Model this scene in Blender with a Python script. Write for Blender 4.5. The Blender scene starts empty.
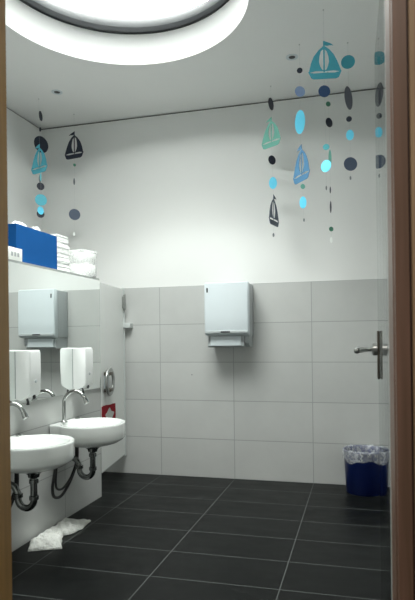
import bpy, bmesh, math, random
from mathutils import Vector, Matrix
random.seed(7)
PI = math.pi
S = bpy.context.scene
COL = S.collection

# ------------------------------------------------------------------ camera numbers
F, YAW, PIT, ROL, CX, CY, EYE = 546.1, 0.2549, 0.002, -0.0123, 11.16, 36.15, 1.0938

def ray(px, py):
    x = (px-207.5-CX)/F; y = (py-300-CY)/F
    c, s = math.cos(ROL), math.sin(ROL)
    x, y = x*c+y*s, -x*s+y*c
    d = math.cos(PIT)+y*math.sin(PIT); z = math.sin(PIT)-y*math.cos(PIT)
    return Vector((x*math.cos(YAW)-d*math.sin(YAW), x*math.sin(YAW)+d*math.cos(YAW), z))

def at_y(px, py, Y):
    r = ray(px, py); t = Y/r.y
    return Vector((r.x*t, Y, EYE+r.z*t))

# ------------------------------------------------------------------ materials
def new_mat(name):
    m = bpy.data.materials.new(name); m.use_nodes = True
    nt = m.node_tree
    return m, nt, nt.nodes['Principled BSDF']

def mat(name, col, rough=.5, metal=0, noise=.04, scale=20, bump=0, spec=.5, coat=0, bscale=None, bdist=.01):
    m, nt, b = new_mat(name)
    N, L = nt.nodes, nt.links
    b.inputs['Roughness'].default_value = rough
    b.inputs['Metallic'].default_value = metal
    b.inputs['Specular IOR Level'].default_value = spec
    b.inputs['Coat Weight'].default_value = coat
    tc = N.new('ShaderNodeTexCoord')
    n = N.new('ShaderNodeTexNoise'); n.inputs['Scale'].default_value = scale; n.inputs['Detail'].default_value = 4
    L.new(tc.outputs['Object'], n.inputs['Vector'])
    mx = N.new('ShaderNodeMix'); mx.data_type = 'RGBA'
    mx.inputs[6].default_value = tuple(c*(1-noise) for c in col)+(1,)
    mx.inputs[7].default_value = tuple(min(1, c*(1+noise)) for c in col)+(1,)
    L.new(n.outputs['Fac'], mx.inputs[0]); L.new(mx.outputs[2], b.inputs['Base Color'])
    if bump:
        n2 = N.new('ShaderNodeTexNoise'); n2.inputs['Scale'].default_value = bscale or scale*3; n2.inputs['Detail'].default_value = 5
        L.new(tc.outputs['Object'], n2.inputs['Vector'])
        bp = N.new('ShaderNodeBump'); bp.inputs['Strength'].default_value = bump; bp.inputs['Distance'].default_value = bdist
        L.new(n2.outputs['Fac'], bp.inputs['Height']); L.new(bp.outputs['Normal'], b.inputs['Normal'])
    return m

def tile_mat(name, col, col2, grout, axis_u, u0, w, v_axis, v0, h, g, rough=.4, spec=.5, nscale=3, stretch=None):
    """stack-bonded tiles: joints every w along one axis and every h along the other"""
    m, nt, b = new_mat(name)
    N, L = nt.nodes, nt.links
    tc = N.new('ShaderNodeTexCoord'); sp = N.new('ShaderNodeSeparateXYZ'); L.new(tc.outputs['Object'], sp.inputs[0])
    def line(ax, o, w):
        s = N.new('ShaderNodeMath'); s.operation = 'SUBTRACT'; L.new(sp.outputs[ax], s.inputs[0]); s.inputs[1].default_value = o
        p = N.new('ShaderNodeMath'); p.operation = 'PINGPONG'; L.new(s.outputs[0], p.inputs[0]); p.inputs[1].default_value = w/2
        l = N.new('ShaderNodeMath'); l.operation = 'LESS_THAN'; L.new(p.outputs[0], l.inputs[0]); l.inputs[1].default_value = g/2
        # cell index
        d = N.new('ShaderNodeMath'); d.operation = 'DIVIDE'; L.new(s.outputs[0], d.inputs[0]); d.inputs[1].default_value = w
        fl = N.new('ShaderNodeMath'); fl.operation = 'FLOOR'; L.new(d.outputs[0], fl.inputs[0])
        return l, fl
    la, fa = line(axis_u, u0, w); lb, fb = line(v_axis, v0, h)
    mxm = N.new('ShaderNodeMath'); mxm.operation = 'MAXIMUM'; L.new(la.outputs[0], mxm.inputs[0]); L.new(lb.outputs[0], mxm.inputs[1])
    cb = N.new('ShaderNodeCombineXYZ'); L.new(fa.outputs[0], cb.inputs[0]); L.new(fb.outputs[0], cb.inputs[1])
    wn = N.new('ShaderNodeTexWhiteNoise'); L.new(cb.outputs[0], wn.inputs['Vector'])
    mp = N.new('ShaderNodeMapping'); L.new(tc.outputs['Object'], mp.inputs['Vector'])
    if stretch: mp.inputs['Scale'].default_value = stretch
    n = N.new('ShaderNodeTexNoise'); n.inputs['Scale'].default_value = nscale; n.inputs['Detail'].default_value = 6; n.inputs['Roughness'].default_value = .6
    L.new(mp.outputs[0], n.inputs['Vector'])
    av = N.new('ShaderNodeMath'); av.operation = 'MULTIPLY_ADD'; L.new(wn.outputs['Value'], av.inputs[0]); av.inputs[1].default_value = .35; L.new(n.outputs['Fac'], av.inputs[2])
    sb = N.new('ShaderNodeMath'); sb.operation = 'SUBTRACT'; sb.use_clamp = True; L.new(av.outputs[0], sb.inputs[0]); sb.inputs[1].default_value = .17
    mx = N.new('ShaderNodeMix'); mx.data_type = 'RGBA'; mx.inputs[6].default_value = col+(1,); mx.inputs[7].default_value = col2+(1,)
    L.new(sb.outputs[0], mx.inputs[0])
    mg = N.new('ShaderNodeMix'); mg.data_type = 'RGBA'; mg.inputs[7].default_value = grout+(1,)
    L.new(mxm.outputs[0], mg.inputs[0]); L.new(mx.outputs[2], mg.inputs[6]); L.new(mg.outputs[2], b.inputs['Base Color'])
    r = N.new('ShaderNodeMath'); r.operation = 'MULTIPLY_ADD'; L.new(n.outputs['Fac'], r.inputs[0]); r.inputs[1].default_value = .2; r.inputs[2].default_value = rough-.1
    L.new(r.outputs[0], b.inputs['Roughness'])
    b.inputs['Specular IOR Level'].default_value = spec
    bp = N.new('ShaderNodeBump'); bp.inputs['Strength'].default_value = .3; bp.inputs['Distance'].default_value = .002; bp.invert = True
    L.new(mxm.outputs[0], bp.inputs['Height']); L.new(bp.outputs['Normal'], b.inputs['Normal'])
    return m

def wood_mat(name, a, bcol, rough=.4):
    m, nt, b = new_mat(name)
    N, L = nt.nodes, nt.links
    tc = N.new('ShaderNodeTexCoord'); mp = N.new('ShaderNodeMapping'); mp.inputs['Scale'].default_value = (40, 40, 1.2)
    L.new(tc.outputs['Object'], mp.inputs['Vector'])
    n = N.new('ShaderNodeTexNoise'); n.inputs['Scale'].default_value = 2; n.inputs['Detail'].default_value = 6; n.inputs['Distortion'].default_value = .6
    L.new(mp.outputs[0], n.inputs['Vector'])
    r = N.new('ShaderNodeValToRGB'); r.color_ramp.elements[0].position = .3; r.color_ramp.elements[1].position = .7
    r.color_ramp.elements[0].color = a+(1,); r.color_ramp.elements[1].color = bcol+(1,)
    L.new(n.outputs['Fac'], r.inputs[0]); L.new(r.outputs[0], b.inputs['Base Color'])
    b.inputs['Roughness'].default_value = rough
    return m

def pane_mat(name, tint=(1, 1, 1), ior=1.5, rough=0.0):
    """architectural glass: Fresnel mix of mirror reflection and clear see-through"""
    m = bpy.data.materials.new(name); m.use_nodes = True
    nt = m.node_tree; N, L = nt.nodes, nt.links; N.clear()
    o = N.new('ShaderNodeOutputMaterial'); t = N.new('ShaderNodeBsdfTransparent'); t.inputs[0].default_value = tint+(1,)
    g = N.new('ShaderNodeBsdfGlossy'); g.inputs['Roughness'].default_value = rough
    f = N.new('ShaderNodeFresnel'); f.inputs[0].default_value = ior
    x = N.new('ShaderNodeMixShader'); L.new(f.outputs[0], x.inputs[0]); L.new(t.outputs[0], x.inputs[1]); L.new(g.outputs[0], x.inputs[2])
    L.new(x.outputs[0], o.inputs[0])
    return m

def film_mat(name, col, fac):
    m = bpy.data.materials.new(name); m.use_nodes = True
    nt = m.node_tree; N, L = nt.nodes, nt.links; b = N['Principled BSDF']; o = N['Material Output']
    b.inputs['Base Color'].default_value = col+(1,); b.inputs['Roughness'].default_value = .18
    t = N.new('ShaderNodeBsdfTransparent')
    tc = N.new('ShaderNodeTexCoord'); n = N.new('ShaderNodeTexNoise'); n.inputs['Scale'].default_value = 35; n.inputs['Detail'].default_value = 3
    L.new(tc.outputs['Object'], n.inputs['Vector'])
    r = N.new('ShaderNodeMapRange'); r.inputs[1].default_value = .35; r.inputs[2].default_value = .7; r.inputs[3].default_value = fac*.55; r.inputs[4].default_value = min(1, fac*1.7)
    L.new(n.outputs['Fac'], r.inputs[0])
    x = N.new('ShaderNodeMixShader'); L.new(r.outputs[0], x.inputs[0]); L.new(t.outputs[0], x.inputs[1]); L.new(b.outputs[0], x.inputs[2])
    L.new(x.outputs[0], o.inputs[0])
    return m

def card_mat(name, col):
    """glossy card, both sides the same colour"""
    return mat(name, col, rough=.45, noise=.06, scale=60)

M = {}
M['plaster'] = mat('white_plaster', (.725, .735, .72), .75, noise=.012, scale=6, bump=.06, bscale=220, bdist=.002)
M['ceiling'] = mat('ceiling_paint', (.83, .835, .82), .8, noise=.012, scale=5, bump=.05, bscale=200, bdist=.002)
M['shaft'] = mat('white_gloss_shaft', (.95, .96, .95), .5, noise=.005)
M['gap'] = mat('dark_shadow_gap', (.05, .055, .055), .7)
XB = -.954
M['wall_tile'] = tile_mat('grey_wall_tile', (.44, .45, .44), (.53, .54, .525), (.31, .32, .315), 0, XB, .6, 2, 0, .3, .0055, rough=.35, nscale=4)
M['wall_tile_y'] = tile_mat('grey_wall_tile_side', (.44, .45, .44), (.53, .54, .525), (.27, .28, .275), 1, 2.979, .6, 2, 0, .3, .0045, rough=.35, nscale=4)
M['floor_tile'] = tile_mat('slate_floor_tile', (.0035, .0042, .0042), (.0085, .0095, .0093), (.095, .102, .10), 0, XB, .6, 1, 3.549, .3, .0045, rough=.36, spec=.10, nscale=5, stretch=(1, 2.5, 1))
M['corridor_floor'] = mat('corridor_floor', (.10, .095, .09), .5)
M['ceramic'] = mat('white_ceramic', (.84, .87, .85), .12, noise=.01, coat=.6)
M['chrome'] = mat('chrome', (.40, .41, .40), .10, metal=1, noise=.03)
M['dull_chrome'] = mat('dull_chrome_pipe', (.21, .22, .215), .2, metal=1, noise=.15)
M['steel'] = mat('brushed_steel', (.42, .43, .42), .32, metal=1, noise=.08, scale=80)
M['dark_steel'] = mat('dark_bronzed_steel', (.13, .115, .095), .35, metal=.85, noise=.1)
M['rubber'] = mat('black_rubber', (.012, .012, .013), .45)
M['white_plastic'] = mat('white_plastic', (.61, .67, .695), .3, noise=.01)
M['white_plastic_b'] = mat('white_soap_plastic', (.84, .86, .85), .3, noise=.01)
M['grey_plastic'] = mat('pale_grey_plastic', (.42, .45, .46), .4, noise=.02)
M['dark_plastic'] = mat('dark_plastic', (.02, .022, .024), .35)
M['laminate'] = mat('white_laminate_panel', (.70, .72, .70), .4, noise=.01)
M['edge_alu'] = mat('anodised_edge', (.42, .44, .43), .4, metal=.6, noise=.04)
M['mirror'] = mat('silvered_mirror', (.90, .93, .915), .003, metal=1, noise=.0)
M['blue_card'] = mat('blue_card', (.003, .075, .26), .75, noise=.05, spec=.15)
M['blue_plastic'] = mat('dark_blue_plastic', (.003, .012, .085), .35, noise=.05)
M['paper'] = mat('white_paper', (.84, .86, .84), .8, noise=.04, bump=.2, bscale=60)
M['print_grey'] = mat('print_grey', (.40, .42, .43), .6)
M['carton'] = mat('white_carton', (.82, .84, .80), .5, noise=.02)
M['film'] = film_mat('clear_plastic_film', (.84, .87, .90), .25)
M['wrap'] = film_mat('plastic_wrap', (.86, .88, .87), .35)
M['terry'] = mat('white_terry', (.74, .75, .71), .95, noise=.16, scale=45, bump=1, bscale=95, bdist=.016)
M['red'] = mat('red_print', (.26, .008, .016), .7, spec=.12, noise=.15, scale=40)
M['picture'] = mat('pale_print', (.50, .51, .48), .7, noise=.35, scale=45)
M['wood_l'] = wood_mat('brown_beech_jamb', (.31, .185, .065), (.42, .245, .085))
M['wood_or'] = wood_mat('orange_beech', (.30, .11, .04), (.38, .15, .06))
M['wood_r'] = wood_mat('reddish_jamb', (.13, .075, .045), (.21, .115, .078))
M['wood_t'] = wood_mat('tan_casing', (.30, .19, .10), (.42, .28, .16))
M['groove'] = mat('dark_groove', (.03, .012, .006), .7)
M['seal'] = mat('grey_door_seal', (.50, .53, .52), .5)
M['glass'] = pane_mat('door_glass', (.95, .975, .965), 1.5, .004)
M['dome'] = pane_mat('skylight_glass', (.97, .985, .98), 1.45)
M['ring_dark'] = mat('black_gasket', (.012, .015, .018), .5)
M['curb'] = mat('grey_curb', (.055, .062, .066), .5, noise=.05)
M['thread'] = mat('nylon_thread', (.45, .48, .48), .4)
CARD = {k: card_mat(k+'_card', c) for k, c in dict(
    turquoise=(.06, .36, .46), navy=(.02, .058, .15), darknavy=(.010, .014, .030), lightblue_sheen=(.13, .65, .90),  # the light blue has the skylight's sheen put into its colour
    mint=(.16, .45, .37), slate=(.055, .080, .13), steel=(.045, .14, .25), periwinkle=(.22, .31, .50),
    teal=(.05, .36, .46), green=(.05, .20, .13), white=(.85, .88, .85), grey=(.16, .18, .19), softturq=(.10, .42, .48), charcoal=(.055, .06, .075)).items()}

# ------------------------------------------------------------------ object helpers
def finish(o, label=None, cat=None, group=None, kind=None):
    if label: o['label'] = label
    if cat: o['category'] = cat
    if group: o['group'] = group
    if kind: o['kind'] = kind
    return o

def obj(name, bm, mats, parent=None, smooth=None, **kw):
    bmesh.ops.recalc_face_normals(bm, faces=bm.faces)
    me = bpy.data.meshes.new(name); bm.to_mesh(me); bm.free()
    if not isinstance(mats, (list, tuple)): mats = [mats]
    for m in mats: me.materials.append(m)
    o = bpy.data.objects.new(name, me); COL.objects.link(o)
    if parent is not None:
        o.parent = parent
        o.matrix_parent_inverse = parent.matrix_basis.inverted()
    if smooth:
        for p in me.polygons: p.use_smooth = True
        if smooth is not True:
            me.set_sharp_from_angle(angle=math.radians(smooth))
    return finish(o, **kw)

def empty(name, loc, label=None, cat=None, group=None, kind=None):
    o = bpy.data.objects.new(name, None); COL.objects.link(o); o.location = loc
    o.empty_display_size = .05
    return finish(o, label, cat, group, kind)

def B(): return bmesh.new()

def box(bm, x0, x1, y0, y1, z0, z1, mi=0, bev=0, mtx=None):
    vs = [bm.verts.new(v) for v in [(x0, y0, z0), (x1, y0, z0), (x1, y1, z0), (x0, y1, z0), (x0, y0, z1), (x1, y0, z1), (x1, y1, z1), (x0, y1, z1)]]
    fs = [bm.faces.new([vs[i] for i in q]) for q in [(0, 3, 2, 1), (4, 5, 6, 7), (0, 1, 5, 4), (1, 2, 6, 5), (2, 3, 7, 6), (3, 0, 4, 7)]]
    for f in fs: f.material_index = mi
    if bev:
        es = {e for f in fs for e in f.edges}
        r = bmesh.ops.bevel(bm, geom=list(es), offset=bev, segments=3, affect='EDGES', profile=.5)
        for f in r['faces']: f.material_index = mi
        vs = list({v for f in r['faces'] for v in f.verts} | {v for v in vs if v.is_valid})
    if mtx is not None:
        for v in vs: v.co = mtx @ v.co
    return vs

def loft(bm, loops, closed=True, cap0=True, cap1=True, mi=0):
    rows = [[bm.verts.new(p) for p in lp] for lp in loops]
    n = len(rows[0])
    for a, b in zip(rows, rows[1:]):
        for i in range(n if closed else n-1):
            j = (i+1) % n
            f = bm.faces.new((a[i], a[j], b[j], b[i])); f.material_index = mi
    if cap0: bm.faces.new(rows[0][::-1]).material_index = mi
    if cap1: bm.faces.new(rows[-1]).material_index = mi
    return rows

def tube(bm, pts, r, n=12, mi=0, cap=True):
    pts = [Vector(p) for p in pts]
    rr = r if isinstance(r, (list, tuple)) else [r]*len(pts)
    up = Vector((0, 0, 1)); loops = []
    prev = None
    for i, p in enumerate(pts):
        t = (pts[min(i+1, len(pts)-1)]-pts[max(i-1, 0)]).normalized()
        if prev is None:
            a = up.cross(t)
            if a.length < .1: a = Vector((1, 0, 0)).cross(t)
        else:
            a = prev-t*prev.dot(t)
        a.normalize(); prev = a; b = t.cross(a)
        loops.append([p+(a*math.cos(k*2*PI/n)+b*math.sin(k*2*PI/n))*rr[i] for k in range(n)])
    loft(bm, loops, cap0=cap, cap1=cap, mi=mi)

def smooth_path(ctrl, n=8):
    P = [Vector(c) for c in ctrl]; P = [2*P[0]-P[1]]+P+[2*P[-1]-P[-2]]; out = []
    for i in range(1, len(P)-2):
        for k in range(n):
            t = k/n
            out.append(.5*((2*P[i])+(-P[i-1]+P[i+1])*t+(2*P[i-1]-5*P[i]+4*P[i+1]-P[i+2])*t*t+(-P[i-1]+3*P[i]-3*P[i+1]+P[i+2])*t**3))
    out.append(P[-2]); return out

def lathe(bm, prof, c, axis='Z', n=32, mi=0, cap=True):
    """prof = [(r, h)]; c centre"""
    loops = []
    for r, h in prof:
        lp = []
        for k in range(n):
            a = 2*PI*k/n; u, v = r*math.cos(a), r*math.sin(a)
            q = {'Z': (u, v, h), 'X': (h, u, v), 'Y': (u, h, v)}[axis]
            lp.append(Vector(c)+Vector(q))
        loops.append(lp)
    loft(bm, loops, cap0=cap, cap1=cap, mi=mi)

# ------------------------------------------------------------------ room numbers
D, ZC, XL, XFL, XR, Y0, Y1 = 4.105, 2.886, -1.753, -2.607, .42, .95, 1.15
LEDGE, YEND = 1.51, 3.452
SC = Vector((-1.229, 2.6485, 0)); SR = .7036

def struct(name, bm, mats, smooth=None, parent=None):
    return obj(name, bm, mats, parent, smooth, kind=None if parent else 'structure')

# floor
b = B(); box(b, XFL-.15, XR+.15, Y0+.1, D+.15, -.1, 0); struct('floor', b, M['floor_tile'])
b = B(); box(b, -2.4, 1.6, -1.9, Y0+.1, -.1, 0); struct('floor', b, M['corridor_floor'])
# back wall: plaster above a tiled dado that stands 1 cm proud
b = B(); box(b, XFL-.15, XR+.15, D+.008, D+.15, 0, ZC-.012, 0); box(b, XFL, XR, D, D+.009, 0, 1.5, 1)
struct('wall_back', b, [M['plaster'], M['wall_tile']])
b = B(); box(b, XFL-.15, XFL, Y0, D+.008, 0, ZC-.012); struct('wall_left', b, M['plaster'])
b = B(); box(b, XR, XR+.15, Y0, D+.008, 0, ZC-.012, 0); struct('wall_right', b, M['plaster'])
# shadow gap above the walls
b = B(); box(b, XFL-.15, XR+.15, D+.02, D+.15, ZC-.012, ZC); box(b, XFL-.15, XFL-.012, Y0, D+.02, ZC-.012, ZC); box(b, XR+.012, XR+.15, Y0, D+.02, ZC-.012, ZC)
struct('trim_1', b, M['gap'])
# wall with the doorway
XJ0, XJ1 = -.823, .054
b = B(); box(b, XFL, XJ0-.03, Y0, Y1, 0, ZC); box(b, XJ1+.05, XR, Y0, Y1, 0, ZC); box(b, XJ0-.03, XJ1+.05, Y0, Y1, 2.12, ZC)
struct('wall_front', b, M['plaster'])
# ceiling slab with the round skylight opening
b = B()
N = 128; th = [2*PI*i/N for i in range(N)]
def sq(a):
    c, s = math.cos(a), math.sin(a)
    t = []
    if c > 1e-9: t.append((XR+.15-SC.x)/c)
    if c < -1e-9: t.append((XFL-.15-SC.x)/c)
    if s > 1e-9: t.append((D+.15-SC.y)/s)
    if s < -1e-9: t.append((Y0-SC.y)/s)
    t = min(t); return t*c, t*s
ci = [(SR*math.cos(a), SR*math.sin(a)) for a in th]; so = [sq(a) for a in th]
ZS = 3.085
loops = [[SC+Vector((x, y, ZC)) for x, y in so], [SC+Vector((x, y, ZC)) for x, y in ci],
         [SC+Vector((x, y, ZS)) for x, y in ci], [SC+Vector((x, y, ZS)) for x, y in so]]
rows = loft(b, loops, cap0=False, cap1=False)
n_ = N
for i in range(n_):
    j = (i+1) % n_; b.faces.new((rows[3][i], rows[3][j], rows[0][j], rows[0][i]))
for f in b.faces:
    c = f.calc_center_median()
    if ZC+.01 < c.z < ZS-.01 and (c-SC).xy.length < SR+.05: f.material_index = 1
struct('ceiling', b, [M['ceiling'], M['shaft']], smooth=30)
# skylight: black gasket, grey curb, clear dome
win = empty('window_1', (SC.x, SC.y, ZS), kind='structure')
b = B(); lathe(b, [(SR+.06, 0), (SR-.012, 0), (SR-.012, .040), (SR+.06, .040)], (SC.x, SC.y, ZS+.0005), n=128, cap=False)
obj('gasket', b, M['ring_dark'], win, 30)
b = B(); lathe(b, [(SR+.09, .041), (SR-.008, .041), (SR-.006, .055), (SR+.002, .080), (SR+.016, .110), (SR+.035, .134), (SR+.09, .150)], (SC.x, SC.y, ZS), n=128, cap=False)
obj('curb', b, M['curb'], win, 30)
b = B()
prof = [((SR+.085)*math.cos(t), .153+.26*math.sin(t)) for t in [i*PI/2/14 for i in range(15)]]; prof[-1] = (.001, prof[-1][1])
lathe(b, prof, (SC.x, SC.y, ZS), n=64, cap=False); obj('dome_pane', b, M['dome'], win, True)

# ledge partition carrying mirror, basins and box
b = B(); box(b, XL-.2, XL, Y1, YEND, 0, .755, 0); box(b, XL-.2, XL-.006, Y1, YEND, .755, LEDGE-.012, 1)
struct('wall_partition', b, [M['wall_tile_y'], M['laminate']])
b = B(); box(b, XL-.21, XL+.004, Y1, YEND+.004, LEDGE-.012, LEDGE); struct('trim_2', b, M['edge_alu'])
b = B(); box(b, XL-.004, XL+.002, YEND, YEND+.004, 0, LEDGE-.012); struct('trim_3', b, M['edge_alu'])
# mirror
mr = empty('wall_mirror', (XL, 2.35, .757), 'large frameless wall mirror above the two washbasins, reflecting the towel dispenser', 'mirror')
b = B(); box(b, XL-.005, XL+.009, 1.3, YEND-.004, .758, LEDGE-.014); obj('mirror_glass', b, M['mirror'], mr)
b = B(); box(b, XL+.0005, XL+.011, 1.3, YEND-.003, .755, .7578); obj('edge_strip', b, M['edge_alu'], mr)

# toilet cubicle door between partition end and back wall
A = Vector((-1.750, YEND+.008, 0)); Bp = Vector((-1.852, D-.022, 0)); dv = (Bp-A); LN = dv.length; dn = dv.normalized(); nn = Vector((dn.y, -dn.x, 0))
MT = Matrix(((dn.x, nn.x, 0, A.x), (dn.y, nn.y, 0, A.y), (0, 0, 1, 0), (0, 0, 0, 1)))    # local: u along door, v out into room, z
cd = empty('door_2', tuple(A), kind='structure')
b = B(); box(b, 0, LN-.03, -.028, 0, .165, 1.487, mtx=MT); obj('door_panel', b, M['laminate'], cd)
b = B(); box(b, 0, LN-.03, -.0285, .0005, .160, .1655, mtx=MT); obj('bottom_edge', b, M['edge_alu'], cd)
b = B(); tube(b, [MT @ Vector((LN-.014, -.004, z)) for z in (.15, 1.50)], .0125, 16); obj('hinge_post', b, M['seal'], cd, 40)
b = B(); box(b, LN-.062, LN-.012, -.004, .014, 1.335, 1.43, bev=.003, mtx=MT); tube(b, [MT @ Vector((LN-.03, .012, z)) for z in (1.32, 1.445)], .009, 12); obj('hinge', b, M['steel'], cd, 40)
b = B(); box(b, -1.852, -1.786, D-.06, D-.0005, 1.177, 1.215, bev=.003); obj('wall_bracket', b, M['seal'], cd, 40)
rc = Vector((.118, .030, .786))
b = B(); loops = []
for k in range(48):
    a = 2*PI*k/48; c = Vector((math.cos(a)*.083, 0, math.sin(a)*.083)); rd = c.normalized()
    loops.append([MT @ (rc+c+(rd*math.cos(q)*.020+Vector((0, 1, 0))*math.sin(q)*.011)) for q in [2*PI*j/12 for j in range(12)]])
loops.append(loops[0]); loft(b, loops, cap0=False, cap1=False); bmesh.ops.remove_doubles(b, verts=b.verts, dist=1e-5)
rh = obj('ring_handle', b, M['steel'], cd, True)
b = B(); box(b, rc.x-.052, rc.x+.03, .001, .046, rc.z+.046, rc.z+.070, bev=.004, mtx=MT); box(b, rc.x-.052, rc.x+.03, .001, .046, rc.z-.070, rc.z-.046, bev=.004, mtx=MT)
obj('handle_bracket', b, M['dark_steel'], rh, 40)
b = B(); box(b, rc.x-.045, rc.x+.022, .0, .018, rc.z-.048, rc.z+.048, bev=.004, mtx=MT); obj('back_plate', b, M['white_plastic'], rh, 40)

# picture stuck on the cubicle door
st = empty('door_sticker', tuple(MT @ Vector((.17, .001, .48))), 'red bordered sticker with a pale figure on the white cubicle door', 'sticker')
b = B(); pts = []
random.seed(3)
def jag(x0, z0, x1, z1, n=9, am=.006):
    return [(x0+(x1-x0)*i/n+random.uniform(-am, am)*(abs(z1-z0) > abs(x1-x0)), z0+(z1-z0)*i/n+random.uniform(-am, am)*(abs(x1-x0) > abs(z1-z0))) for i in range(n)]
P2 = jag(.004, .45, .345, .45)+jag(.345, .45, .345, .610)+jag(.345, .610, .004, .617)+jag(.004, .617, .004, .45)
def prism(b, P2, v0, v1, mi=0, T=MT):
    lo = [b.verts.new(T @ Vector((x, v0, z))) for x, z in P2]; hi = [b.verts.new(T @ Vector((x, v1, z))) for x, z in P2]
    f1 = b.faces.new(lo[::-1]); f2 = b.faces.new(hi); f1.material_index = f2.material_index = mi
    for i in range(len(P2)):
        j = (i+1) % len(P2); b.faces.new((lo[i], lo[j], hi[j], hi[i])).material_index = mi
prism(b, P2, .0006, .0022); obj('red_border', b, M['red'], st)
b = B(); blob = [(.185+(.088+.020*math.sin(3*a+1)+.014*math.sin(5*a))*math.cos(a), .530+(.052+.009*math.sin(4*a+2))*math.sin(a)) for a in [2*PI*i/40 for i in range(40)]]
prism(b, blob, .0022, .0034); obj('pale_figure', b, M['picture'], st)

# ------------------------------------------------------------------ doorway: jambs and glass door
b = B(); box(b, XJ0-.03, XJ0, Y0, Y1, 0, 2.1)
struct('trim_4', b, M['wood_l'])
b = B(); box(b, XJ0-.03, XJ0+.009, Y0-.02, Y0+.06, 0, 2.1); struct('trim_5', b, M['wood_or'])
b = B(); box(b, XJ0-.14, XJ0-.03, Y0-.02, Y0, 0, 2.2); struct('trim_6', b, M['wood_or'])
b = B(); box(b, XJ1, XJ1+.05, Y0+.03, Y1-.02, 0, 2.1); struct('trim_7', b, M['wood_r'])
b = B(); box(b, XJ1+.002, XJ1+.0245, Y0-.0, Y0+.03, 0, 2.1); struct('trim_8', b, M['wood_r'])
b = B(); box(b, XJ1+.0245, XJ1+.0275, Y0+.004, Y0+.03, 0, 2.1); struct('trim_9', b, M['groove'])
b = B(); box(b, XJ1+.0275, XJ1+.13, Y0-.02, Y0, 0, 2.2); struct('trim_10', b, M['wood_t'])
b = B(); box(b, XJ0, XJ1, Y0, Y1, 2.1, 2.12); struct('trim_11', b, M['wood_l'])
b = B(); box(b, XJ1-.001, XJ1+.012, Y1-.02, Y1-.004, 0, 2.1); struct('trim_12', b, M['seal'])
# glass leaf opened inward, seen almost edge-on
H0 = Vector((.074, Y1+.015, 0)); H1 = Vector((.0588, 2.035, 0)); e = (H1-H0); DL = e.length; e.normalize(); q = Vector((-e.y, e.x, 0))
DT = Matrix(((e.x, q.x, 0, H0.x), (e.y, q.y, 0, H0.y), (0, 0, 1, 0), (0, 0, 0, 1)))      # local: u away from hinge, v to the left (into view)
dr = empty('door_1', tuple(H0), kind='structure')
b = B(); box(b, 0, DL, -.010, 0, .008, 2.09, mtx=DT); obj('glass_pane', b, M['glass'], dr)
b = B(); box(b, -.006, .004, -.012, .0015, .008, 2.09, mtx=DT); obj('edge_profile', b, M['seal'], dr)
hc = Vector((DL-.115, 0, 1.047))
b = B(); box(b, hc.x-.017, hc.x+.017, .0005, .0085, hc.z-.101, hc.z+.062, bev=.003, mtx=DT); bp_ = obj('back_plate', b, M['dark_steel'], dr, 40)
b = B(); lathe(b, [(.0215, 0), (.0215, .014), (.016, .017)], (0, 0, 0), 'Y', 24)
for v in b.verts: v.co = DT @ (v.co+Vector((hc.x, .0085, hc.z)))
rs = obj('rosette', b, M['steel'], dr, 40)
b = B(); tube(b, [DT @ Vector(p) for p in smooth_path([(hc.x, .024, hc.z), (hc.x-.002, .036, hc.z), (hc.x-.016, .046, hc.z), (hc.x-.046, .058, hc.z), (hc.x-.08, .068, hc.z-.001), (hc.x-.112, .076, hc.z-.002)], 6)], [.0075+.0022*min(1, k/20) for k in range(31)], 14)
obj('lever', b, M['steel'], dr, True)
b = B(); tube(b, [DT @ Vector(p) for p in smooth_path([(hc.x, -.0105, hc.z), (hc.x, -.05, hc.z), (hc.x-.01, -.063, hc.z), (hc.x-.05, -.066, hc.z), (hc.x-.11, -.064, hc.z)], 6)], .0085, 14)
obj('lever', b, M['steel'], dr, True)

# corridor behind the camera
b = B(); box(b, -2.4, -2.3, -1.9, Y0, 0, 2.8); struct('wall_corridor_left', b, M['plaster'])
b = B(); box(b, 1.5, 1.6, -1.9, Y0, 0, 2.8); struct('wall_corridor_right', b, M['plaster'])
b = B(); box(b, -2.4, 1.6, -2.0, -1.9, 0, 2.8); struct('wall_corridor_back', b, M['plaster'])
b = B(); box(b, -2.4, 1.6, -2.0, Y0, 2.8, 2.9); struct('ceiling', b, M['plaster'])
b = B(); box(b, -2.3, XFL+.31, Y0-.001, Y0+.02, 0, 2.8); box(b, XR, 1.5, Y0, Y0+.02, 0, 2.8); struct('wall_corridor_front', b, M['plaster'])

# ------------------------------------------------------------------ paper towel dispenser on the back wall
px0, px1, pyf, pyb = -1.121, -.789, 3.885, D-.001
td = empty('paper_towel_dispenser', ((px0+px1)/2, D, 1.02), 'white paper towel dispenser mounted on the tiled back wall', 'towel dispenser')
b = B(); box(b, px0+.004, px1-.004, pyf+.05, pyb, 1.105, 1.492, bev=.008)
obj('housing', b, M['grey_plastic'], td, 40)
b = B()     # front cover: slightly bowed, curved under at its foot
prof = [(pyf+.055, 1.497), (pyf+.016, 1.499), (pyf+.003, 1.492), (pyf-.002, 1.40), (pyf-.003, 1.25), (pyf-.001, 1.14), (pyf+.004, 1.118), (pyf+.02, 1.108), (pyf+.055, 1.104)]
xs = [px0, px0+.004, px0+.012, px1-.012, px1-.004, px1]; ins = [.010, .003, 0, 0, .003, .010]
loops = [[(x, y+i*(1 if y < pyf+.05 else 0), z-(i*.5 if z > 1.3 else -i*.5)) for (y, z) in prof] for x, i in zip(xs, ins)]
loft(b, loops); obj('front_cover', b, M['white_plastic'], td, 50)
b = B(); box(b, px0+.006, px1-.006, pyf-.0045, pyf+.01, 1.122, 1.142, bev=.003); obj('lower_band', b, M['grey_plastic'], td, 40)
b = B()
prof = [(pyf+.05, 1.108), (pyf+.055, 1.07), (pyf+.045, 1.03), (pyf+.055, 1.018), (pyb, 1.018), (pyb, 1.108)]
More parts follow.
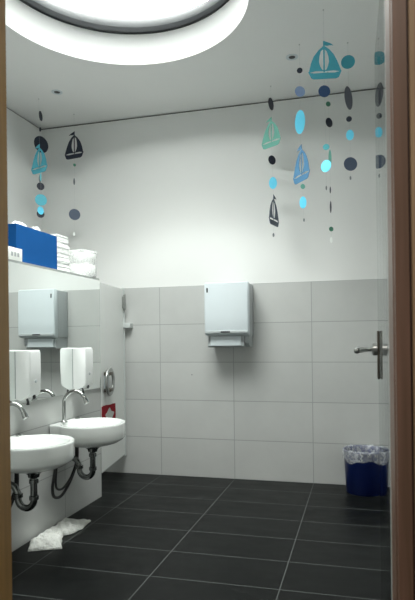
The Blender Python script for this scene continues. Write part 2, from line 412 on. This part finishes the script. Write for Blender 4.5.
loft(b, [[(x, y, z) for y, z in prof] for x in (px0+.014, px1-.045)]); obj('towel_chute', b, M['grey_plastic'], td)
b = B(); loft(b, [[(x, y, z) for y, z in [(pyf+.10, 1.11), (pyf+.07, 1.11), (pyf+.07, 1.05), (pyf+.12, 1.0185), (pyb, 1.0185), (pyb, 1.11)]] for x in (px1-.043, px1-.012)]); obj('side_wing', b, M['grey_plastic'], td)
b = B(); box(b, px0+.035, px1-.065, pyf+.036, pyf+.05, 1.03, 1.10, bev=.003); obj('paper_slot', b, M['white_plastic'], td)
b = B(); box(b, px0+.020, px0+.029, pyf-.0045, pyf+.004, 1.425, 1.458, bev=.001); obj('lock', b, M['dark_plastic'], td)
b = B(); box(b, -.995, -.925, pyf-.0058, pyf-.004, 1.127, 1.137, bev=.0006); obj('badge', b, M['dark_plastic'], td)
b = B(); lathe(b, [(.004, 0), (.004, -.003)], (0, 0, 0), 'Y', 12)
for v in b.verts: v.co += Vector((-1.29, D+.0002, .801))
obj('wall_hook', b, M['dark_plastic'], None, label='tiny dark screw head in the tiled back wall, left below the towel dispenser', cat='screw')

# ------------------------------------------------------------------ soap dispensers on the mirror
def make_soap(Yn, label):
    t = empty('soap_dispenser', (XL, Yn+.05, .79), label, 'soap dispenser', 'soap dispensers on the mirror')
    xf = XL+.0098; p = .088; w = .098
    b = B()
    prof = [(xf, 1.036), (xf+p-.012, 1.038), (xf+p-.003, 1.034), (xf+p, 1.02), (xf+p+.001, .93), (xf+p-.004, .815), (xf+p-.012, .80), (xf+p-.03, .79), (xf+.03, .775), (xf, .785)]
    loft(b, [[(x-(i if x > xf+.01 else 0), y, z-(i*.5 if z > 1 else 0)) for x, z in prof] for y, i in [(Yn, .004), (Yn+.003, 0), (Yn+w-.003, 0), (Yn+w, .004)]])
    obj('housing', b, M['white_plastic_b'], t, 40)
    b = B(); box(b, xf-.0003, xf+.0015, Yn-.001, Yn+w+.001, .785, 1.034); obj('wall_plate', b, M['grey_plastic'], t)
    b = B(); lathe(b, [(.008, .0), (.008, -.012), (.005, -.022)], (xf+p-.012, Yn+.05, .803), 'Z', 14); obj('nozzle', b, M['dark_plastic'], t, 40)
    b = B(); lathe(b, [(.008, .0), (.009, .003), (.007, .006)], (0, 0, 0), 'X', 14)
    for v in b.verts: v.co += Vector((xf+p-.003, Yn+.05, .875))
    obj('level_window', b, M['grey_plastic'], t, 40)
    b = B(); tube(b, [(xf+.045, Yn+.03, .785), (xf+.053, Yn+.03, .768), (xf+.052, Yn+.03, .752)], [.006, .006, .009], 10); obj('lever', b, M['dark_plastic'], t, True)
    return t
make_soap(3.070, 'white soap dispenser on the mirror above the farther washbasin')
make_soap(2.484, 'white soap dispenser on the mirror above the nearer washbasin')

# ------------------------------------------------------------------ washbasins
def make_basin(Yc, label):
    zr = .598; cx = -1.552; R = .197; half = .146; back = XL+.0012-cx
    t = empty('washbasin', (XL, Yc, .40), label, 'washbasin', 'washbasins on the tiled partition')
    NB = 96; angs = [2*PI*i/NB for i in range(NB)]
    def rad(a):
        c, s = math.cos(a), math.sin(a); r = R
        if c < 0:
            tt = min(half/max(abs(s), 1e-6), abs(back)/abs(c)); r = max(R, tt)
            r = min(r, abs(back)/abs(c)) if c < -.3 else r
        return r
    base = [Vector((rad(a)*math.cos(a), rad(a)*math.sin(a), 0)) for a in angs]
    def lp(scale, z, circ=0, rr=0):
        out = []
        for a, v in zip(angs, base):
            w = v*scale
            w = w*(1-circ)+Vector((math.cos(a), math.sin(a), 0))*rr*circ
            x = max(cx+w.x, XL+.0012); out.append(Vector((x, Yc+w.y, z)))
        return out
    b = B()
    L_ = [lp(.3, .462, 1, .05), lp(.5, .466, 1, .10), lp(.8, .482, .6, .155), lp(.94, .500, .15, .19), lp(.975, .508), lp(.99, .516), lp(.994, .55), lp(1, .588), lp(.997, .595), lp(.985, zr)]
    L_ += [lp(1, zr, 1, .180), lp(1, zr-.002, 1, .1755), lp(1, zr-.010, 1, .171), lp(1, .545, 1, .160), lp(1, .505, 1, .125), lp(1, .488, 1, .07), lp(1, .484, 1, .022)]
    loft(b, L_)
    obj('bowl', b, M['ceramic'], t, 45)
    b = B(); lathe(b, [(.020, .0), (.020, .003), (.012, .005)], (cx, Yc, .4835), n=20); obj('drain', b, M['chrome'], t, 40)
    # tap
    fx, fy = -1.716, Yc-.033; r = .072
    b = B(); lathe(b, [(.021, 0), (.021, .006), (.015, .010), (.013, .012)], (fx, fy, zr), n=20)
    path = [(fx, fy, zr+.005), (fx, fy, zr+.06), (fx, fy, .712)]+[(fx+r-r*math.cos(a), fy+.004*math.sin(a), .712+r*math.sin(a)) for a in [PI*k/16 for k in range(1, 15)]]
    tube(b, path, .0108, 14)
    fau = obj('faucet', b, M['chrome'], t, 40)
    p = Vector(path[-1]); d_ = (p-Vector(path[-2])).normalized()
    b = B(); tube(b, [p-d_*.004, p+d_*.012, p+d_*.028, p+d_*.030], [.012, .0145, .0145, .010], 14); obj('aerator', b, M['chrome'], fau, 40)
    b = B(); lathe(b, [(.014, 0), (.015, .006), (.012, .011), (.004, .013)], (-1.712, Yc+.118, zr), n=20); obj('tap_button', b, M['chrome'], t, 40)
    # waste trap
    b = B(); lathe(b, [(.050, .470), (.046, .452), (.030, .440), (.026, .425)], (cx+.004, Yc, 0), n=24)
    obj('waste_cup', b, M['dull_chrome'], t, 40)
    x0 = cx+.004; xu = x0-.088; bot = .285
    path = [(x0, Yc, .44), (x0, Yc, .40), (x0, Yc, .36), (x0, Yc, bot+.03)]
    path += [(x0-.044+.044*math.cos(a), Yc, bot+.03-.044*math.sin(a)) for a in [PI*k/12 for k in range(1, 12)]]
    path += [(xu, Yc, bot+.03), (xu-.004, Yc, .345), (xu-.02, Yc, .372), (xu-.05, Yc, .384), (XL+.002, Yc, .386)]
    b = B(); tube(b, path, .0165, 16)
    trap = obj('drain_trap', b, M['dull_chrome'], t, True)
    for (pp, ax) in [((x0, Yc, .405), 'Z'), ((x0, Yc, .325), 'Z'), ((xu, Yc, .33), 'Z'), ((XL+.008, Yc, .386), 'X')]:
        b = B(); lathe(b, [(.018, -.011), (.0225, -.009), (.0225, .009), (.018, .011)] if ax == 'Z' else [(.032, -.007), (.032, .0), (.022, .007)], pp, ax, 20)
        obj('union_nut' if ax == 'Z' else 'wall_flange', b, M['dull_chrome'], trap, 40)
    # supply valve and two black hoses hanging towards the wall
    vy = Yc+.065
    b = B(); tube(b, [(XL+.065, vy, .47), (XL+.065, vy, .40), (XL+.062, vy, .345)], .0115, 12)
    box(b, XL+.05, XL+.115, vy-.012, vy+.012, .440, .462, bev=.003); obj('supply_pipe', b, M['rubber'], t, 40)
    for k, pts in enumerate([[(XL+.062, vy, .35), (XL+.06, vy-.03, .29), (XL+.06, vy-.10, .225), (XL+.06, vy-.18, .185), (XL+.06, vy-.25, .20), (XL+.07, vy-.285, .26), (XL+.08, vy-.28, .34), (XL+.09, vy-.26, .47)],
                             [(XL+.062, vy, .355), (XL+.075, vy-.04, .33), (XL+.08, vy-.11, .27), (XL+.08, vy-.19, .235), (XL+.085, vy-.26, .25), (XL+.10, vy-.30, .30), (XL+.11, vy-.30, .40), (XL+.12, vy-.28, .46)]]):
        # hoses end under the neighbouring bowl's near side
        b = B(); tube(b, smooth_path(pts, 8), .0085 if k == 0 else .0065, 10); obj('supply_hose', b, M['rubber'], t, True)
    return t
make_basin(2.945, 'white round-fronted washbasin farther from the doorway, next to the cubicle')
make_basin(2.342, 'white round-fronted washbasin nearer the doorway, partly cut by the door jamb')

# ------------------------------------------------------------------ things on the ledge
bx = empty('storage_box', (XL-.15, 2.77, LEDGE), 'bright blue open box of tissues standing on the ledge', 'box')
b = B(); x0, x1, y0, y1, z0, z1 = XL-.195, XL-.036, 2.570, 2.978, LEDGE+.0005, LEDGE+.211; t_ = .004
for (a0, a1, b0, b1, c0, c1) in [(x0, x1, y0, y1, z0, z0+t_), (x0, x0+t_, y0, y1, z0+t_, z1), (x1-t_, x1, y0, y1, z0+t_, z1), (x0+t_, x1-t_, y0, y0+t_, z0+t_, z1), (x0+t_, x1-t_, y1-t_, y1, z0+t_, z1)]:
    box(b, a0, a1, b0, b1, c0, c1)
obj('box_body', b, M['blue_card'], bx)

def crumple(c, s, seed, sub=4, amp=.25):
    random.seed(seed); b = B(); bmesh.ops.create_icosphere(b, subdivisions=sub, radius=1)
    ph = [(Vector((random.uniform(-1, 1), random.uniform(-1, 1), random.uniform(-1, 1))).normalized(), random.uniform(3, 9), random.uniform(0, 6)) for _ in range(14)]
    for v in b.verts:
        n = v.co.normalized(); h = sum(abs(math.sin(k*n.dot(d)+o)) for d, k, o in ph)/14
        r = 1+amp*(h-.6)*2.2
        v.co = Vector((n.x*s[0]*r+c[0], n.y*s[1]*r+c[1], n.z*s[2]*r+c[2]))
    return b
b = crumple((XL-.115, 2.715, LEDGE+.158), (.048, .095, .095), 5, 4, .17)
obj('crumpled_tissue', b, M['paper'], None, True, label='crumpled white tissue poking out of the blue box', cat='tissue')
b = crumple((XL-.113, 2.872, LEDGE+.168), (.045, .056, .088), 9, 4, .16)
obj('plastic_bag', b, M['wrap'], None, True, label='crumpled clear plastic bag lying in the far end of the blue box', cat='plastic bag')

ct = empty('tissue_carton', (XL-.02, 2.48, LEDGE), 'small white printed carton in front of the blue box', 'carton')
b = B(); box(b, XL-.038, XL-.001, 2.38, 2.572, LEDGE+.0005, LEDGE+.068, bev=.002); obj('carton_body', b, M['carton'], ct, 40)
b = B()
for yy in (2.475, 2.502, 2.528): box(b, XL-.0012, XL-.0004, yy, yy+.017, LEDGE+.022, LEDGE+.044)
obj('printed_marks', b, M['print_grey'], ct)

pt = empty('paper_towel_stack', (XL-.12, 3.06, LEDGE), 'stack of folded white paper towels between the blue box and the wrapped rolls', 'paper towels')
b = B(); random.seed(11); z = LEDGE+.0005; k = 0
while z < LEDGE+.225:
    h = .0085; dx, dy = random.uniform(-.003, .003), random.uniform(-.004, .004)
    lean = -.00*(z-LEDGE)+(-.05*max(0, z-LEDGE-.15)*6)
    box(b, XL-.19+dx, XL-.045+dx, 2.985+dy, 3.140+dy+lean, z, z+h-.0004, bev=.0010); z += h
obj('folded_towels', b, M['paper'], pt, 40)

rl = empty('toilet_roll_pack', (XL-.10, 3.345, LEDGE), 'plastic-wrapped white toilet roll pack at the far end of the ledge', 'toilet rolls')
rcx, rcy = XL-.088, 3.362
b = B()
lathe(b, [(.022, .001), (.097, .001), (.101, .008), (.101, .078), (.097, .084), (.022, .084)], (rcx, rcy, LEDGE), n=40, cap=False); obj('roll', b, M['paper'], rl, 40)
b = B(); lathe(b, [(.022, .087), (.097, .087), (.101, .094), (.101, .150), (.095, .157), (.022, .157)], (rcx-.002, rcy+.001, LEDGE), n=40, cap=False); obj('roll', b, M['paper'], rl, 40)
b = B(); random.seed(2); NN = 72; loops = []
for (z, r0) in [(.0015, .094), (.02, .0955), (.05, .0965), (.084, .094), (.11, .0965), (.14, .0975), (.156, .097), (.168, .100), (.175, .098), (.169, .082), (.163, .05)]:
    loops.append([(rcx+math.cos(a)*(r0+.009+.0022*math.sin(9*a+z*60)+.002*math.sin(17*a-z*90)+random.uniform(-.0012, .0012)),
                   rcy+math.sin(a)*(r0+.009+.0022*math.sin(9*a+z*60)+.002*math.sin(17*a-z*90)+random.uniform(-.0012, .0012)), LEDGE+z+.003*math.sin(5*a)*(z > .1)) for a in [2*PI*k/NN for k in range(NN)]])
loft(b, loops, cap0=False, cap1=True); obj('plastic_wrapper', b, M['wrap'], rl, True)

# ------------------------------------------------------------------ cloth on the floor
Lp = [(-1.675, 2.475), (-1.730, 2.579), (-1.738, 2.672), (-1.742, 2.767), (-1.744, 2.868), (-1.742, 2.95)]
Rp = [(-1.52, 2.543), (-1.582, 2.649), (-1.616, 2.717), (-1.586, 2.74), (-1.563, 2.834), (-1.582, 2.975)]
def interp(P, t):
    t *= len(P)-1; i = min(int(t), len(P)-2); f = t-i; f = f*f*(3-2*f)*.5+f*.5
    return Vector((P[i][0]*(1-f)+P[i+1][0]*f, P[i][1]*(1-f)+P[i+1][1]*f, 0))
b = B(); nu, nv = 70, 30; random.seed(4); top = []; botm = []
for i in range(nu+1):
    t = i/nu; a, c = interp(Lp, t), interp(Rp, t); r1 = []; r2 = []
    for j in range(nv+1):
        s = j/nv; p = a.lerp(c, s); edge = min(1, min(s, 1-s)*9, min(t, 1-t)*14)
        hgt = .009+.006*abs(math.sin(7*t+3*s+1))+.005*abs(math.sin(23*t-5*s))+.003*math.sin(47*t+17*s)+.003*math.sin(13*s+6*t)+.004*random.random()
        if t < .3: hgt += .010*(1-abs(t-.14)/.16 if abs(t-.14) < .16 else 0)
        p2 = p+Vector((.004*math.sin(40*t)*(s-.5), .004*math.sin(33*t+2)*(s-.5), 0))
        r1.append(b.verts.new((p2.x, p2.y, .0035+max(.003, hgt)*(edge**.5)))); r2.append(b.verts.new((p2.x, p2.y, .001)))
    top.append(r1); botm.append(r2)
for i in range(nu):
    for j in range(nv):
        b.faces.new((top[i][j], top[i+1][j], top[i+1][j+1], top[i][j+1])); b.faces.new((botm[i][j], botm[i][j+1], botm[i+1][j+1], botm[i+1][j]))
for i in range(nu):
    b.faces.new((top[i][0], botm[i][0], botm[i+1][0], top[i+1][0])); b.faces.new((top[i][nv], top[i+1][nv], botm[i+1][nv], botm[i][nv]))
for j in range(nv):
    b.faces.new((top[0][j], top[0][j+1], botm[0][j+1], botm[0][j])); b.faces.new((top[nu][j], botm[nu][j], botm[nu][j+1], top[nu][j+1]))
obj('floor_cloth', b, M['terry'], None, True, label='crumpled white terry cloth on the dark floor below the washbasins', cat='cloth')

# ------------------------------------------------------------------ waste bin
wb = empty('waste_bin', (.012, 3.952, 0), 'dark blue plastic waste bin with clear liner by the back wall', 'waste bin')
b = B(); lathe(b, [(.0005, .001), (.121, .001), (.126, .006), (.140, .278), (.143, .284), (.146, .297), (.143, .300), (.139, .297), (.136, .278), (.121, .012), (.0005, .010)], (.012, 3.952, 0), n=64, cap=False)
obj('bin_body', b, M['blue_plastic'], wb, 50)
b = B(); random.seed(8); NN = 120; loops = []; ph = [random.uniform(0, 6) for _ in range(6)]
def wr(a, k): return (math.sin(11*a+ph[0])+math.sin(17*a+ph[1]+k)+.8*math.sin(29*a+ph[2]-k))/2.8
for (z, r0, am) in [(.17, .118, .008), (.20, .122, .008), (.25, .126, .009), (.285, .130, .006), (.300, .138, .002), (.305, .145, .001), (.300, .1495, .001), (.27, .1495, .0025), (.245, .149, .004), (.232, .149, .005)]:
    hem = z < .24 and r0 > .148
    loops.append([(.012+math.cos(a)*(r0+am*wr(a, z*30)), 3.952+max(-1, math.sin(a))*min(r0+am*wr(a, z*30), .1515 if math.sin(a) > 0 else 1), z+(.010*math.sin(4*a+1)+.006*math.sin(9*a) if hem else 0)+(.004*wr(a, 2) if .26 < z < .31 else 0)) for a in [2*PI*k/NN for k in range(NN)]])
loft(b, loops, cap0=False, cap1=False); obj('bin_liner', b, M['film'], wb, True)
b = crumple((.03, 3.955, .14), (.085, .085, .11), 21, 4, .25)
obj('crumpled_paper', b, M['paper'], None, True, label='crumpled paper towels inside the dark blue waste bin', cat='waste paper')

# ------------------------------------------------------------------ ceiling fittings
def ceil_spot(px, py, label):
    r = ray(px, py); t = (ZC-EYE)/r.z; p = Vector((r.x*t, r.y*t, ZC))
    o = empty('ceiling_spotlight', tuple(p), label, 'spotlight', 'recessed ceiling spotlights')
    b = B(); lathe(b, [(.040, 0), (.039, -.003), (.024, -.004), (.021, -.0012)], p, n=28, cap=False); obj('rim', b, M['white_plastic'], o, 40)
    b = B(); lathe(b, [(.021, -.0018), (.0005, -.0018)], p, n=28, cap=False); obj('lamp', b, M['dark_plastic'], o)
ceil_spot(57, 92, 'small round recessed ceiling spotlight at the left, near the back corner')
ceil_spot(292, 57, 'small round recessed ceiling spotlight to the left of the turquoise boat')

# ------------------------------------------------------------------ paper mobiles
def disc_bm(r1, r2, th=.0016, n=36):
    b = B(); loft(b, [[(r1*math.cos(a), y, r2*math.sin(a)) for a in [2*PI*k/n for k in range(n)]] for y in (-th/2, th/2)]); return b

BOAT = dict(
    left=[(-.03, .86), (-.16, .76), (-.30, .60), (-.38, .42), (-.43, .24), (-.44, .20), (-.25, .235), (-.05, .235), (-.11, .33), (-.145, .45), (-.13, .60), (-.09, .74)],
    right=[(.03, .86), (.15, .78), (.28, .64), (.37, .48), (.45, .30), (.49, .20), (.30, .235), (.06, .235), (.11, .33), (.145, .45), (.13, .58), (.085, .72)],
    mast=[(-.022, 1.0), (.022, 1.0), (.022, .18), (-.022, .18)],
    cap=[(-.04, .86), (.04, .86), (.09, .72), (.02, .78), (-.02, .78), (-.09, .74)],
    deck=[(-.44, .20), (-.25, .235), (-.05, .235), (.06, .235), (.30, .235), (.49, .20), (.49, .18), (.28, .215), (0, .205), (-.25, .215), (-.44, .18)],
    hull=[(-.46, .19), (-.30, .155), (0, .165), (.30, .155), (.50, .19), (.42, .03), (.34, 0), (-.30, 0), (-.37, .03)],
    flag=[(.02, .99), (.10, .965), (.19, .93), (.27, .875), (.18, .885), (.10, .87), (.02, .88)],
    rim_l=[(-.46, .20), (-.42, .20), (-.40, .16), (-.44, .16)], rim_r=[(.46, .20), (.50, .20), (.48, .16), (.44, .16)])
def boat_bm(w, h, flip, th=.002):
    b = B()
    for k, (nm, P) in enumerate(BOAT.items()):
        t2 = th/2+k*.00002
        P_ = [((-x if flip else x)*w, (z-.5)*h) for x, z in P]
        lo = [b.verts.new((x, -t2, z)) for x, z in P_]; hi = [b.verts.new((x, t2, z)) for x, z in P_]
        b.faces.new(lo); b.faces.new(hi)
        for i in range(len(P_)):
            j = (i+1) % len(P_); b.faces.new((lo[i], lo[j], hi[j], hi[i]))
    return b

def mobile(px, Y, label, items, group='paper boat mobiles hanging from the ceiling'):
    ys = [i[2] for i in items]; mid = at_y(px, (min(ys)+max(ys))/2, Y); X = mid.x
    o = empty('hanging_mobile', (X, Y, ZC), label, 'mobile', group)
    dep = -X*math.sin(YAW)+Y*math.cos(YAW); view = math.atan2(X, Y)
    zmin = 9
    for it in items:
        kind, x, y, w, h, colr = it[:6]; flip = len(it) > 6 and it[6] < 0; tilt = it[7] if len(it) > 7 else 0
        c = at_y(x, y, Y); zz = c.z; W = w*dep/F; H = h*dep/F
        sgn = 1
        if kind == 'boat':
            full = H*.90; cosr = min(1, W/full); b = boat_bm(full, H, flip); nm = 'paper_boat'
            sgn = -1 if flip else 1
        elif kind == 'oval':      # really an oval card
            b = disc_bm(W/2, H/2); cosr = 1; nm = 'paper_oval'
        else:
            cosr = min(1, max(.12, W/H)); r = H/2
            if w > h: cosr = 1; r = max(W, H)/2
            b = disc_bm(r, r); nm = 'paper_disc'
            if kind == 'disc-': sgn = -1
        ang = -view+sgn*math.acos(cosr)
        R = Matrix.Translation((c.x, Y, zz)) @ Matrix.Rotation(ang, 4, 'Z') @ Matrix.Rotation(tilt, 4, 'Y')
        for v in b.verts: v.co = R @ v.co
        obj(nm, b, CARD[colr], o); zmin = min(zmin, zz-H/2+.004)
    # the thread threads through every card, so it follows their centres up to the ceiling
    cs = sorted([at_y(i[1], i[2], Y) for i in items], key=lambda p: -p.z)
    b = B(); tube(b, [(cs[0].x, Y, ZC-.0005)]+[tuple(p+Vector((0, .0014, 0))) for p in cs if p.z < ZC-.01]+[(cs[-1].x, Y+.0014, zmin)], .0004, 6); obj('thread', b, M['thread'], o)
    b = B(); lathe(b, [(.004, 0), (.004, -.003), (.001, -.005)], (cs[0].x, Y, ZC), n=10); obj('ceiling_eyelet', b, M['steel'], o)
    return o
mobile(271, 3.876, 'mobile with the mint green boat above a small slate boat', [
    ('disc', 271, 104, 5.2, 12, 'darknavy'), ('boat', 271.3, 132, 20, 30, 'mint', -1), ('disc', 272, 160, 7.2, 9, 'darknavy'),
    ('oval', 273, 183, 8, 12, 'lightblue_sheen'), ('boat', 273.7, 210, 10.5, 31, 'slate', 1), ('oval', 273.5, 235, 2, 4, 'grey')])
mobile(299.5, 3.373, 'mobile with the mid blue boat below a long light blue oval', [
    ('disc', 299.7, 70.5, 5.6, 5.6, 'darknavy'), ('disc', 300, 91.5, 10, 10.5, 'periwinkle'), ('oval', 300, 122, 10, 24, 'lightblue_sheen', 1, .06),
    ('boat', 301.5, 163, 17, 37, 'steel', -1), ('disc', 302.8, 186.5, 4.5, 5, 'mint'), ('oval', 303, 202.5, 7, 12, 'lightblue_sheen'), ('oval', 304, 220, 1.8, 3.5, 'grey')])
mobile(325, 3.05, 'mobile with the large turquoise boat close to the ceiling', [
    ('boat', 324, 60, 34, 38, 'turquoise', 1), ('disc', 324.3, 91.3, 11.6, 11.8, 'navy'), ('oval', 326.2, 147, 6.5, 6, 'softturq'),
    ('disc-', 326, 166, 10, 12, 'lightblue_sheen'), ('oval', 326.3, 188, 1.5, 4.5, 'grey')])
mobile(330, 3.78, 'thin mobile of small beads and discs behind the turquoise boat mobile', [
    ('disc', 328.2, 104, 4.6, 5, 'green'), ('disc', 329.1, 122.5, 6.6, 9.4, 'darknavy'), ('oval', 330, 158, 3, 17, 'mint'),
    ('oval', 330.3, 190, 1.4, 7, 'charcoal'), ('oval', 330.7, 207, 1.8, 12, 'charcoal'), ('disc', 331.2, 229, 4.2, 4.8, 'green'), ('oval', 331.2, 240, 2.4, 6, 'white')])
mobile(349.5, 3.433, 'mobile of discs without a boat, nearest the open glass door', [
    ('disc', 348, 62, 13.6, 13.6, 'teal'), ('oval', 348.5, 98, 7.4, 24, 'charcoal', 1, -.12), ('disc', 349, 119, 5.6, 5.4, 'darknavy'),
    ('oval', 350, 135, 7.6, 10.5, 'lightblue_sheen'), ('disc', 350.5, 164, 13, 13.6, 'slate'), ('oval', 350.5, 178, 1.8, 4, 'grey')])
mobile(40, 3.60, 'mobile with the turquoise boat above the blue box', [
    ('boat', 39.5, 158.5, 16, 29, 'turquoise', -1), ('oval', 40.7, 177, 1.8, 8, 'softturq'), ('disc', 41, 200, 11.4, 11.6, 'teal'), ('disc', 40.6, 210.5, 6, 8, 'lightblue_sheen')])
mobile(41, 3.80, 'mobile of dark discs hanging behind the left turquoise boat', [
    ('disc', 40.7, 116, 3.4, 9.5, 'darknavy'), ('oval', 40.2, 129.5, 1.8, 4.5, 'charcoal'), ('disc', 41.2, 144.5, 13.6, 16.5, 'darknavy'),
    ('oval', 40, 179, 2, 8, 'charcoal'), ('disc', 40.6, 186.3, 7.2, 7.6, 'darknavy'), ('disc', 40.6, 214, 7.4, 7.6, 'darknavy')])
mobile(74.4, 3.922, 'mobile with the dark navy boat above the wrapped rolls', [
    ('boat', 74.3, 145, 19, 27, 'darknavy', -1), ('disc', 74.5, 165, 2.6, 3, 'green'), ('oval', 74.2, 181.5, 1.8, 7, 'charcoal'),
    ('disc', 74.6, 214.5, 11, 11.2, 'slate'), ('oval', 74, 234, 2.2, 4, 'white')])

# ------------------------------------------------------------------ light
w = bpy.data.worlds.new('sky'); S.world = w; w.use_nodes = True
bg = w.node_tree.nodes['Background']; bg.inputs[0].default_value = (.975, 1.0, .97, 1); bg.inputs[1].default_value = 24.5
pl = bpy.data.lights.new('skylight_portal', 'AREA'); pl.shape = 'DISK'; pl.size = 2*SR; pl.cycles.is_portal = True
po = bpy.data.objects.new('skylight_portal', pl); COL.objects.link(po); po.location = (SC.x, SC.y, ZS+.01)
cl = bpy.data.lights.new('corridor_lamp', 'AREA'); cl.shape = 'DISK'; cl.size = .5; cl.energy = 26; cl.color = (1, .95, .88)
co = bpy.data.objects.new('corridor_lamp', cl); COL.objects.link(co); co.location = (-.3, -.3, 2.78)

# ------------------------------------------------------------------ camera
cam = bpy.data.cameras.new('camera'); cam.sensor_fit = 'VERTICAL'; cam.sensor_height = 36; cam.sensor_width = 36
cam.lens = F/600*36; cam.shift_x = -CX/600; cam.shift_y = CY/600; cam.clip_start = .02
cam.dof.use_dof = True; cam.dof.focus_distance = 3.9; cam.dof.aperture_fstop = 7
o = bpy.data.objects.new('camera', cam); COL.objects.link(o)
r0 = Vector((math.cos(YAW), math.sin(YAW), 0)); f0 = Vector((-math.sin(YAW)*math.cos(PIT), math.cos(YAW)*math.cos(PIT), math.sin(PIT))); u0 = r0.cross(f0)
c, s = math.cos(ROL), math.sin(ROL)
rx = r0*c+u0*s; ux = -r0*s+u0*c
o.matrix_world = Matrix(((rx.x, ux.x, -f0.x, 0), (rx.y, ux.y, -f0.y, 0), (rx.z, ux.z, -f0.z, EYE), (0, 0, 0, 1)))
S.camera = o
S.view_settings.view_transform = 'Standard'; S.view_settings.look = 'None'; S.view_settings.gamma = 1; S.view_settings.exposure = 0
S.view_settings.use_curve_mapping = False
